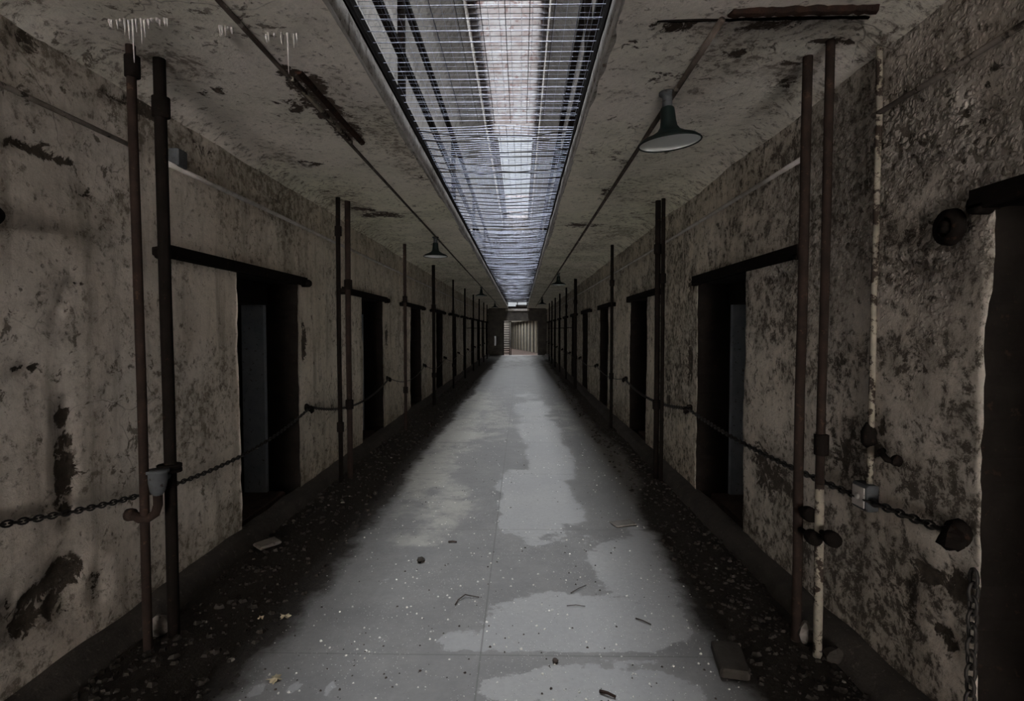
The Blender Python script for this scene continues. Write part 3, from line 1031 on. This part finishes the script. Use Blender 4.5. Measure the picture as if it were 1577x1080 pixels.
conduit_run('conduit', XL + .022, 2.42, .3, 2.78, .011, M['crust2'], 'pale wall conduit near the camera at the left, before the pipes')
conduit_run('conduit', XL + .036, 2.41, 2.98, Y1 - .05, .015, M['pale'], 'long pale conduit running down the left wall beyond the first pipes')
conduit_run('conduit', XR - .022, 2.43, .3, 2.46, .011, M['crust2'], 'pale wall conduit nearest the camera at upper right')
conduit_run('conduit', XR - .034, 2.42, 3.0, Y1 - .05, .014, M['pale'], 'long pale conduit running down the right wall')
# small square box on the left conduit
p = on_x(274, 245, XL + .03)
m = MB()
m.box(p, (.06, .09, .10), ch=.006)
tag(m.build('junction_box', M['box_metal']), 'small grey square box on the left wall conduit behind the pipes', 'junction box')
# ceiling conduits with the lamps on them
LX, RX = -1.155, .815
m = MB()
m.tube([(LX, y, CEIL - .012 + noise.noise(Vector((1, y, 1))) * .004) for y in frange(.2, 31, .6)], .011, 8)
tag(m.build('ceiling_conduit', M['crust']), 'thin crusted lamp conduit running down the left gallery ceiling', 'conduit')
m = MB()
m.tube([(RX, y, CEIL - .014 + noise.noise(Vector((4, y, 1))) * .004) for y in frange(2.3, 31, .6)], .014, 8)
tag(m.build('ceiling_conduit', M['crust']), 'crusted lamp conduit running down the right gallery ceiling', 'conduit')

# exposed rusted beams in the ceilings
t = thing('rusted_beam', 'rusted steel exposed in a gash along the left ceiling', 'beam', (LX, 3.2, CEIL - .01))
m = MB()
pA, pB = on_z(452, 112, CEIL - .01), on_z(552, 222, CEIL - .01)
prev = None
pts = [pA.lerp(pB, k / 12) + Vector((noise.noise(Vector((k, 3, 1))) * .012, 0, 0)) for k in range(13)]
m.tube([p + Vector((.025, 0, .012)) for p in pts], [.022 + .014 * noise.noise(Vector((k, 0, 4))) for k in range(13)], 7, smooth=False)
m.build('flaking_web', M['rustbeam'], t, t.location)
m = MB()
m.box(((pA.x + pB.x) / 2 - .03, (pA.y + pB.y) / 2, CEIL - .015), (.016, (pB - pA).length * .9, .02), (0, 0, math.atan2(pB.y - pA.y, pB.x - pA.x) - PI / 2))
m.build('rib', M['cream'], t, t.location)
t = thing('rusted_beam', 'long rusted crossbeam in a crack over the right gallery, above the big lamp', 'beam', (1.0, 2.27, CEIL - .01))
pA, pB = on_z(1012, 36, CEIL - .01), on_z(1338, 30, CEIL - .01)
m = MB()
n = 26
m.tube([pA.lerp(pB, k / n) + Vector((0, noise.noise(Vector((k * .6, 3, 7))) * .008, .012)) for k in range(n + 1)], [.008 + .006 * abs(noise.noise(Vector((k * .9, 0, 9)))) for k in range(n + 1)], 6, smooth=False)
m.build('cracked_edge', M['iron'], t, t.location)
m = MB()
pC, pD = on_z(1125, 22, CEIL - .01), on_z(1350, 16, CEIL - .01)
m.tube([pC.lerp(pD, k / n) + Vector((0, noise.noise(Vector((k * .5, 8, 7))) * .010, .012 + .006 * noise.noise(Vector((k * .7, 2, 7))))) for k in range(n + 1)], [.024 + .008 * noise.noise(Vector((k * .8, 0, 3))) for k in range(n + 1)], 7, smooth=False)
m.build('flaking_flange', M['rustbeam'], t, t.location)

# vertical conduit and box on the right wall
p1 = on_x(1357, 40, XR - .015)
p2 = on_x(1338, 745, XR - .02)
t = thing('wall_conduit', 'narrow flaking cream conduit dropping down the right wall', 'conduit', (XR - .02, p2.y, p2.z))
m = MB()
m.tube([(XR - .016 + noise.noise(Vector((k, 1, 1))) * .004, p1.y + (p2.y - p1.y) * k / 16 + noise.noise(Vector((k * .5, 1, 4))) * .008, CEIL + (p2.z - CEIL) * k / 16) for k in range(17)], .0135, 10)
m.build('tube', M['cream'], t, t.location)
m = MB()
pk = on_x(1338, 672, XR - .02)
m.lathe([(.013, -.05), (.03, -.03), (.032, .02), (.013, .06)], (XR - .02, pk.y, pk.z), 'z', 12)
m.build('coupling', M['iron'], t, t.location)
p = on_x(1331, 764, XR - .03)
t = thing('switch_box', 'small grey box on the right wall under the cream conduit', 'box', (XR - .03, p.y, p.z - .055))
m = MB()
m.box((XR - .025, p.y, p.z), (.055, .11, .115), ch=.006)
m.build('housing', M['box_metal'], t, t.location)
m = MB()
m.box((XR - .056, p.y, p.z), (.006, .085, .09), ch=.002)
m.lathe([(0, -.004), (.014, -.004), (.014, .004), (0, .004)], (XR - .062, p.y, p.z), 'x', 12)
m.build('cover', M['pale'], t, t.location)
# knob on the right wall near the front doorway
p = on_x(1462, 350, XR - .03)
t = thing('wall_ring', 'round rusted ring bolted high on the right wall before the nearest doorway', 'ring', p)
m = MB()
m.lathe([(.035, -.02), (.062, -.015), (.066, .01), (.045, .025), (.035, .01), (.035, -.02)], p, 'x', 20)
m.build('rim', M['iron'], t, p)
m = MB()
m.lathe([(0, -.03), (.022, -.025), (.022, .03), (0, .03)], p, 'x', 10)
m.tube([p + Vector((0, 0, -.05)), p + Vector((0, 0, .05))], .008, 6)
m.build('bolt', M['iron'], t, p)
# stub on the right wall under the vertical conduit
p = on_x(1372, 702, XR - .02)
m = MB()
m.tube([p + Vector((0, .05, .01)), p + Vector((-.03, .02, .012)), p + Vector((-.035, -.03, -.01)), p + Vector((0, -.06, -.015))], .013, 8)
m.rock(p + Vector((-.01, -.05, -.01)), .024, rnd)
tag(m.build('pipe_stub', M['iron']), 'broken curled pipe stub on the right wall beside the cream conduit', 'pipe stub')

# ---------------------------------------------------------------- lamps
def lamp(x, y, label, tilt=(0, 0), pr=1.0):
    t = thing('ceiling_lamp', label, 'lamp', (x, y, CEIL - .005), 'enamel lamps under the galleries')
    m = MB()
    m.lathe([(.0, 0), (.045, 0), (.045, -.012), (.03, -.02), (.026, -.03), (.026, -.075), (.03, -.08), (.0, -.082)], (x, y, CEIL), 'z', 20)
    m.build('mount', M['box_metal'], t, t.location)
    Rm = Euler((tilt[0], tilt[1], 0)).to_matrix()
    o = Vector((x, y, CEIL - .075))
    prof = [(.0, 0), (.030, -.002), (.036, -.01), (.038, -.03), (.041, -.075), (.046, -.105), (.062, -.128), (.10, -.150), (.145, -.168), (.162, -.182), (.165, -.190)]
    m = MB()
    m.lathe(prof, (0, 0, 0), 'z', 40)
    m.tube([(math.cos(a) * .164, math.sin(a) * .164, -.190) for a in [2 * PI * k / 40 for k in range(40)]], .0045, 6, closed=True)
    m.v = [tuple(o + Rm @ Vector(v)) for v in m.v]
    m.build('shade', M['shade_out'], t, t.location)
    m = MB()
    inner = [(.161, -.189), (.157, -.182), (.14, -.172), (.095, -.156), (.055, -.140), (.035, -.125), (.0, -.115)]
    m.lathe(inner, (0, 0, 0), 'z', 40)
    m.v = [tuple(o + Rm @ Vector(v)) for v in m.v]
    i_ = m.build('reflector', M['shade_in'], t, t.location)
    i_['label'] = 'white enamelled inside of the shade'
    m = MB()
    m.lathe([(0, -.112), (.022, -.112), (.024, -.15), (.018, -.152), (0, -.14)], (0, 0, 0), 'z', 16)
    m.v = [tuple(o + Rm @ Vector(v)) for v in m.v]
    m.build('socket', M['shade_in'], t, t.location)


lamp(.785, 3.02, 'large green enamel lamp with white inside, nearest under the right gallery', (math.radians(2), math.radians(-5)))
lamp(-1.17, 7.6, 'green enamel lamp nearest the camera under the left gallery')
lamp(.84, 12.4, 'second green enamel lamp down the right gallery')
lamp(-1.17, 16.4, 'second green enamel lamp down the left gallery')
lamp(.84, 21.8, 'farthest green enamel lamp down the right gallery')
lamp(-1.17, 25.0, 'farthest green enamel lamp down the left gallery')

# ---------------------------------------------------------------- chains and hooks
HZ = .79
hooks_y = [1.97 + 3.03 * i if i else 1.93 for i in range(11)]


def cat_pts(x, ya, yb, sag, n, za=HZ, zb=HZ):
    return [Vector((x, ya + (yb - ya) * i / n, za + (zb - za) * i / n - sag * 4 * (i / n) * (1 - i / n))) for i in range(n + 1)]


def link_chain(mb, pts, pitch=.034, r=.0042, w=.012, l=.024):
    # walk along the line and lay alternating oval links
    d, seg, k = 0.0, 0, 0
    acc = [0.0]
    for a, b in zip(pts[:-1], pts[1:]):
        acc.append(acc[-1] + (b - a).length)
    tot = acc[-1]
    s = pitch / 2
    while s < tot:
        while seg < len(pts) - 2 and acc[seg + 1] < s:
            seg += 1
        f = (s - acc[seg]) / max(acc[seg + 1] - acc[seg], 1e-6)
        c = pts[seg].lerp(pts[seg + 1], f)
        tv = (pts[seg + 1] - pts[seg]).normalized()
        up = Vector((1, 0, 0)) if abs(tv.x) < .9 else Vector((0, 1, 0))
        a = tv.cross(up).normalized()
        if k % 2:
            a = tv.cross(a).normalized()
        ring = []
        for q in range(10):
            an = 2 * PI * q / 10
            ca, sa = math.cos(an), math.sin(an)
            ring.append(c + tv * (ca * l * (1.0 if abs(ca) > .5 else 1.0)) + a * (sa * w))
        mb.tube(ring, r, 5, closed=True)
        s += pitch
        k += 1


for side, X, s_ in (('left', XL, 1), ('right', XR, -1)):
    xc = X + s_ * .045
    for i, hy in enumerate(hooks_y):
        lb = ('black chain hook beside the doorway cut off at the %s edge' % side) if i == 0 else 'black chain hook past the %s full doorway along the %s wall' % (ORD[i - 1], side)
        t = thing('chain_hook', lb, 'hook', (X, hy, HZ), 'chain hooks beside the doorways')
        big = 1.45 if (i == 0 and side == 'right') else 1.0
        m = MB()
        m.lathe([(0, -.03), (.03 * big, -.028), (.034 * big, .0), (.022 * big, .02), (0, .02)][::1], (X + s_ * .012, hy, HZ), 'x', 14)
        m.tube([(X, hy, HZ), (X + s_ * .04, hy, HZ + .005), (X + s_ * .065, hy, HZ - .01), (X + s_ * .07, hy, HZ - .035), (X + s_ * .05, hy, HZ - .05)], .011 * big, 8)
        m.build('plate', M['iron'], t, t.location)
        m = MB()
        m.rock((X + s_ * .055, hy - .02, HZ - .012), .032 * big, rnd, .9)
        m.build('lock', M['iron'], t, t.location)
    for i in range(10):
        ya, yb = hooks_y[i], hooks_y[i + 1]
        pts = cat_pts(xc, ya, yb, .165 if side == 'left' else .10, 24)
        if side == 'right' and i == 0:
            pts = cat_pts(xc, ya, yb, .06, 24)
        m = MB()
        if i < 2:
            link_chain(m, pts, *((.034, .0042, .012, .024) if not (side == 'right') else (.040, .005, .014, .028)))
        else:
            m.tube(pts, .007, 5)
        lb = 'dark chain slung across the %s full doorway along the %s wall' % (ORD[i], side)
        tag(m.build('chain', M['chain']), lb, 'chain', 'chains slung across the doorways')
m = MB()
hp = on_x(1500, 875, XR - .05)
hq = on_x(1497, 1085, XR - .05)
link_chain(m, [Vector((XR - .05, hp.y, .70)), Vector((XR - .05, hp.y, .4)), Vector((XR - .05, hp.y, .06))], .046, .0058, .016, .032)
tag(m.build('hanging_chain', M['chain']), 'heavy chain hanging straight down beside the black doorway at right', 'chain')

# ---------------------------------------------------------------- wire netting stretched over the opening
NX0, NX1 = OL + .012, OR_ - .012
m_near = [(-1.0, 3.95)]
t = thing('wire_netting', 'taut open square wire netting over the camera, near end of the ceiling opening', 'netting', (-.18, 1.5, NET_Z), 'netting over the corridor')
m = MB()
y = 0.0
while y < 3.95:
    m.tube([(NX0, y, NET_Z), (NX1, y, NET_Z)], .0017, 4, cap=False)
    y += .105
m.build('cross_wires', M['wire'], t, t.location)['kind'] = 'stuff'
m = MB()
x = NX0
while x <= NX1 + .001:
    m.tube([(x, 0, NET_Z + .005), (x, 3.95, NET_Z + .005)], .0018, 4, cap=False)
    x += (NX1 - NX0) / 10
m.build('long_wires', M['wire_dark'], t, t.location)['kind'] = 'stuff'
m = MB()
y = .05
while y < 3.95:
    m.tube([(NX0, y, NET_Z + .05), (NX1, y, NET_Z + .05)], .0011, 3, cap=False)
    y += .0525
x = NX0
while x <= NX1 + .001:
    m.tube([(x, 0, NET_Z + .052), (x, 3.95, NET_Z + .052)], .0010, 3, cap=False)
    x += (NX1 - NX0) / 21
m.build('fine_mesh', M['wire'], t, t.location)['kind'] = 'stuff'
spans = [(4.0, 8.0), (8.12, 12.2), (12.32, 16.5), (16.62, 20.6), (20.72, 24.7), (24.82, 28.7)]
for j, (a, b) in enumerate(spans):
    t = thing('wire_netting', 'sagging wire netting over the corridor, %s stretch beyond the taut one' % ORD[j], 'netting', (-.18, (a + b) / 2, NET_Z), 'netting over the corridor')
    m = MB()
    y = a
    while y < b:
        w = [(NX0 + (NX1 - NX0) * k / 8, y + noise.noise(Vector((k * .8, y * 3, 1))) * .02, NET_Z + noise.noise(Vector((k * .7, y * 1.7, 5))) * .02) for k in range(9)]
        m.tube(w, .0024, 4, cap=False)
        y += .052
    for k in range(22):
        x = NX0 + (NX1 - NX0) * k / 21
        w = [(x, a + (b - a) * q / 20, NET_Z + .004 + noise.noise(Vector((k * .25, (a + (b - a) * q / 20) * 1.7, 5))) * .02) for q in range(21)]
        m.tube(w, .0016, 4, cap=False)
    m.build('mesh_wires', M['wire'], t, t.location)['kind'] = 'stuff'
    y = a + .04
    while y < b - .05:
        m = MB()
        sag = .012 + .035 * rnd.random()
        tl = (rnd.random() - .5) * .05
        w = []
        for k in range(9):
            u = k / 8
            w.append((NX0 + (NX1 - NX0) * u, y + tl * (u - .5) + noise.noise(Vector((k * .6, y * 5, 2))) * .06, NET_Z - .012 - sag * 4 * u * (1 - u)))
        m.tube(w, .0055, 5)
        m.build('sagging_wire', M['wire_dark'], t, t.location)
        y += (.17 if j < 1 else .125) * (.75 + .5 * rnd.random())

# ---------------------------------------------------------------- railings of the upper galleries
for side, x in (('left', OL - .08), ('right', OR_ + .08)):
    t = thing('gallery_railing', 'dark iron railing on the %s gallery above the netting' % side, 'railing', (x, 14, CEIL + .14), 'upper gallery railings')
    for z in (3.43, 3.88):
        m = MB()
        m.box((x, 14.25, z), (.05, 36.5, .055), ch=.008)
        m.build('rail', M['iron'], t, t.location)
    y = .95
    while y < Y1 - .3:
        m = MB()
        m.box((x, y, 3.415), (.05, .05, .99), ch=.006)
        m.build('post', M['iron'], t, t.location)
        y += 3.0

# ---------------------------------------------------------------- lime icicles on the ceiling
ic = []
for k in range(16):
    f = k / 15
    px = 167 + 92 * f + rnd.uniform(-2, 2)
    ln = .015 + .02 * rnd.random()
    if .22 < f < .62: ln = .05 + .07 * rnd.random()
    if k == 6: ln = .17
    ic.append((px, 31 + rnd.uniform(-2, 1), ln))
for k in range(8):
    ic.append((331 + 28 * rnd.random(), 40 + 4 * rnd.random(), .015 + .03 * rnd.random()))
for k in range(8):
    ic.append((398 + 62 * rnd.random(), 50 + 4 * rnd.random(), .02 + .05 * rnd.random()))
ic.append((443, 52, .17))
for k, (px, py_, ln) in enumerate(ic):
    p = on_z(px, py_, CEIL)
    m = MB()
    m.tube([(p.x, p.y, CEIL + .012), (p.x, p.y, CEIL - .012), (p.x + .001, p.y, CEIL - ln * .5), (p.x + .002, p.y, CEIL - ln)], [.007, .0052, .0036, .0012], 6)
    where = 'row above the front left pipe' if k < 16 else ('small cluster between the left pipe and the ceiling gash' if k < 24 else 'cluster at the near end of the left ceiling gash')
    lb = 'thin pale lime icicle in the ' + where
    if k == 6: lb = 'longest lime icicle, in the row above the front left pipe'
    if k == 32: lb = 'longest lime icicle, at the near end of the left ceiling gash'
    g = 'lime icicles in the ' + where
    tag(m.build('lime_icicle', M['icicle'], None, (p.x, p.y, CEIL)), lb, 'icicle', g)

# ---------------------------------------------------------------- gate at the far doorway
t = thing('gate', 'slatted iron gate leaf standing in the far end doorway', 'gate', (-.82, EY - .05, 0))
m = MB()
for x in (-1.02, -.66, -.58):
    m.box((x, EY - .05, 1.0), (.05, .05, 2.0))
m.box((-.82, EY - .05, 1.97), (.42, .05, .05))
m.build('frame', M['iron'], t, t.location)
for k in range(14):
    m = MB()
    m.box((-.84, EY - .05, .12 + .137 * k), (.34, .03, .045))
    m.build('bar', M['iron'], t, t.location)

# ---------------------------------------------------------------- loose things on the floor
def floor_thing(name, px, py_, builder, mat, label, cat, group=None):
    p = on_z(px, py_, 0.0)
    m = MB()
    builder(m, p)
    return tag(m.build(name, mat, None, (p.x, p.y, 0)), label, cat, group)


def slab(size, rot):
    def f(m, p):
        m.box(p + Vector((0, 0, size[2] / 2 + .004 + abs(math.sin(rot[0])) * size[1] / 2 + abs(math.sin(rot[1])) * size[0] / 2)), size, rot, ch=.008)
    return f


def st(s, flat=.6):
    def f(m, p):
        m.rock(p + Vector((0, 0, s * flat * .85)), s, rnd, flat)
    return f


def twig(pts, r=.003):
    def f(m, p):
        m.tube([p + Vector((a, b, .006 + c)) for (a, b, c) in pts], [r * (1.2 - .5 * i / len(pts)) for i in range(len(pts))], 6)
    return f


def leaf(s, ang):
    def f(m, p):
        vs = [p + Vector((0, 0, .012))]
        n = 20
        for k in range(n):
            a = 2 * PI * k / n
            r = s * (1.0 if k % 4 == 0 else (.55 if k % 2 else .75))
            vs.append(p + Vector((math.cos(a + ang) * r, math.sin(a + ang) * r, .006 + .008 * math.sin(3 * a))))
        vs += [v - Vector((0, 0, .0015)) for v in vs]
        fs = [(0, 1 + k, 1 + (k + 1) % n) for k in range(n)] + [(n + 1, n + 2 + (k + 1) % n, n + 2 + k) for k in range(n)]
        fs += [(1 + k, n + 2 + k, n + 2 + (k + 1) % n, 1 + (k + 1) % n) for k in range(n)]
        m.add(vs, fs)
    return f


floor_thing('concrete_slab', 1124, 1030, slab((.125, .20, .045), (.10, .05, -.12)), M['darkstone'], 'upright-lying grey concrete block on the dark dirt at lower right', 'block')
floor_thing('flat_stone', 412, 842, slab((.10, .16, .025), (.0, .1, -.6)), M['stone'], 'flat pale stone by the kerb below the first full left doorway', 'stone')
q = on_x(243, 968, -1.72)
floor_thing('stone', 245, 978, st(.05, 1.1), M['stone'], 'upright pale stone wedged between the two front left pipes', 'stone')
floor_thing('stone', 1241, 990, st(.045, 1.2), M['stone'], 'pale stone wedged at the foot of the two front right pipes', 'stone')
floor_thing('rubble_heap', 1285, 1018, st(.05, .7), M['darkstone'], 'dark lump of rubble at the foot of the cream right pipe', 'rubble')
floor_thing('flat_stone', 960, 808, slab((.18, .12, .012), (0, 0, .3)), M['stone'], 'thin flat flake lying at the dirt edge right of the pale patch', 'flake')
floor_thing('maple_leaf', 439, 951, leaf(.032, .3), M['leaf'], 'pale star-shaped dead leaf on the shaded dirt at lower left', 'leaf')
floor_thing('maple_leaf', 423, 1048, leaf(.036, 1.1), M['leaf'], 'yellowish dead leaf at the bottom left beside the pale puddle marks', 'leaf')
floor_thing('maple_leaf', 402, 953, leaf(.018, 2.1), M['leaf'], 'small dead leaf just left of the star-shaped leaf', 'leaf')
floor_thing('stone', 648, 866, st(.026, .7), M['darkstone'], 'dark lump with a pale fleck, alone left of the floor middle', 'stone')
floor_thing('stone', 855, 1020, st(.016, .6), M['twig'], 'small dark pebble lying on the cross joint near the camera', 'pebble')
floor_thing('stone', 578, 762, st(.022, .9), M['darkstone'], 'dark clod in the shade below the left pipe pair', 'stone')
floor_thing('twig', 721, 925, twig([(-.065, -.06, 0), (-.055, -.01, .002), (-.02, .035, .01), (.01, .03, .006), (.06, .025, 0)], .0032), M['twig'], 'bent black twig left of the long floor joint', 'twig')
floor_thing('twig', 990, 959, twig([(-.03, .03, 0), (0, 0, .004), (.035, -.03, 0)], .003), M['twig'], 'short dark twig on the pale concrete at right', 'twig')
floor_thing('twig', 891, 909, twig([(-.05, -.05, 0), (0, .0, .004), (.05, .05, 0)], .0022), M['twig'], 'thin slanting twig above the middle of the pale patch', 'twig')
floor_thing('twig', 887, 935, twig([(-.05, .0, 0), (0, .004, .003), (.05, -.004, 0)], .002), M['twig'], 'thin straight twig lying crosswise in the pale patch', 'twig')
floor_thing('twig', 936, 1072, twig([(-.03, .02, 0), (0, 0, .006), (.03, -.015, 0)], .006), M['rust'], 'thick stubby brown twig at the bottom edge', 'twig')
floor_thing('twig', 697, 836, twig([(-.03, .0, 0), (0, .002, .003), (.03, 0, 0)], .006), M['twig'], 'short black stick left of the large pale patch', 'twig')

# dirt clods and paint flakes nobody could count
def scatter(name, sets, label, cat='debris'):
    m = MB()
    idx = []
    for mi, (n, mat, region, smin, smax, seed) in enumerate(sets):
        rr = random.Random(seed)
        for k in range(n):
            x, y = region(rr)
            s = smin + (smax - smin) * rr.random() ** 3
            c = Vector((x, y, s * .25))
            a = rr.random() * 6.28
            vs = []
            for q in range(5):
                an = a + q * 2 * PI / 5
                e = s * (.6 + .6 * rr.random())
                vs.append(c + Vector((math.cos(an) * e, math.sin(an) * e, -s * .3)))
            for q in range(5):
                v = vs[q]
                vs.append(Vector((c.x + (v.x - c.x) * .6, c.y + (v.y - c.y) * .6, c.z + s * (.15 + .35 * rr.random()))))
            fs = [(5, 6, 7, 8, 9)] + [(q, (q + 1) % 5, 5 + (q + 1) % 5, 5 + q) for q in range(5)]
            m.add(vs, fs)
            idx += [mi] * 6
    o = m.build(name, sets[0][1])
    for st_ in sets[1:]:
        o.data.materials.append(st_[1])
    o.data.polygons.foreach_set('material_index', idx)
    tag(o, label, cat, kind='stuff')
    return o


def reg_left(rr):
    y = 2.0 + 14 * rr.random() ** 1.6
    return (XL + .14 + .62 * rr.random() ** 1.5, y)


def reg_right(rr):
    y = 2.0 + 14 * rr.random() ** 1.6
    return (XR - .13 - .42 * rr.random() ** 1.4, y)


def reg_mid(rr):
    y = 1.9 + 13 * rr.random() ** 1.4
    return (-1.18 + 2.15 * rr.random(), y)


scatter('rubble', [(2600, M['darkstone'], reg_left, .004, .028, 1), (90, M['stone'], reg_left, .006, .02, 3)], 'dark crumbled rubble with pale crumbs strewn along the foot of the left wall')
scatter('rubble', [(2400, M['darkstone'], reg_right, .004, .026, 2), (90, M['stone'], reg_right, .006, .02, 6)], 'dark crumbled rubble with pale crumbs strewn along the foot of the right wall')
scatter('grit', [(3200, M['pale_flake'], reg_mid, .0015, .0085, 4), (1300, M['twig'], reg_mid, .0015, .008, 5)], 'tiny pale paint flakes and dark grit scattered over the lit concrete')
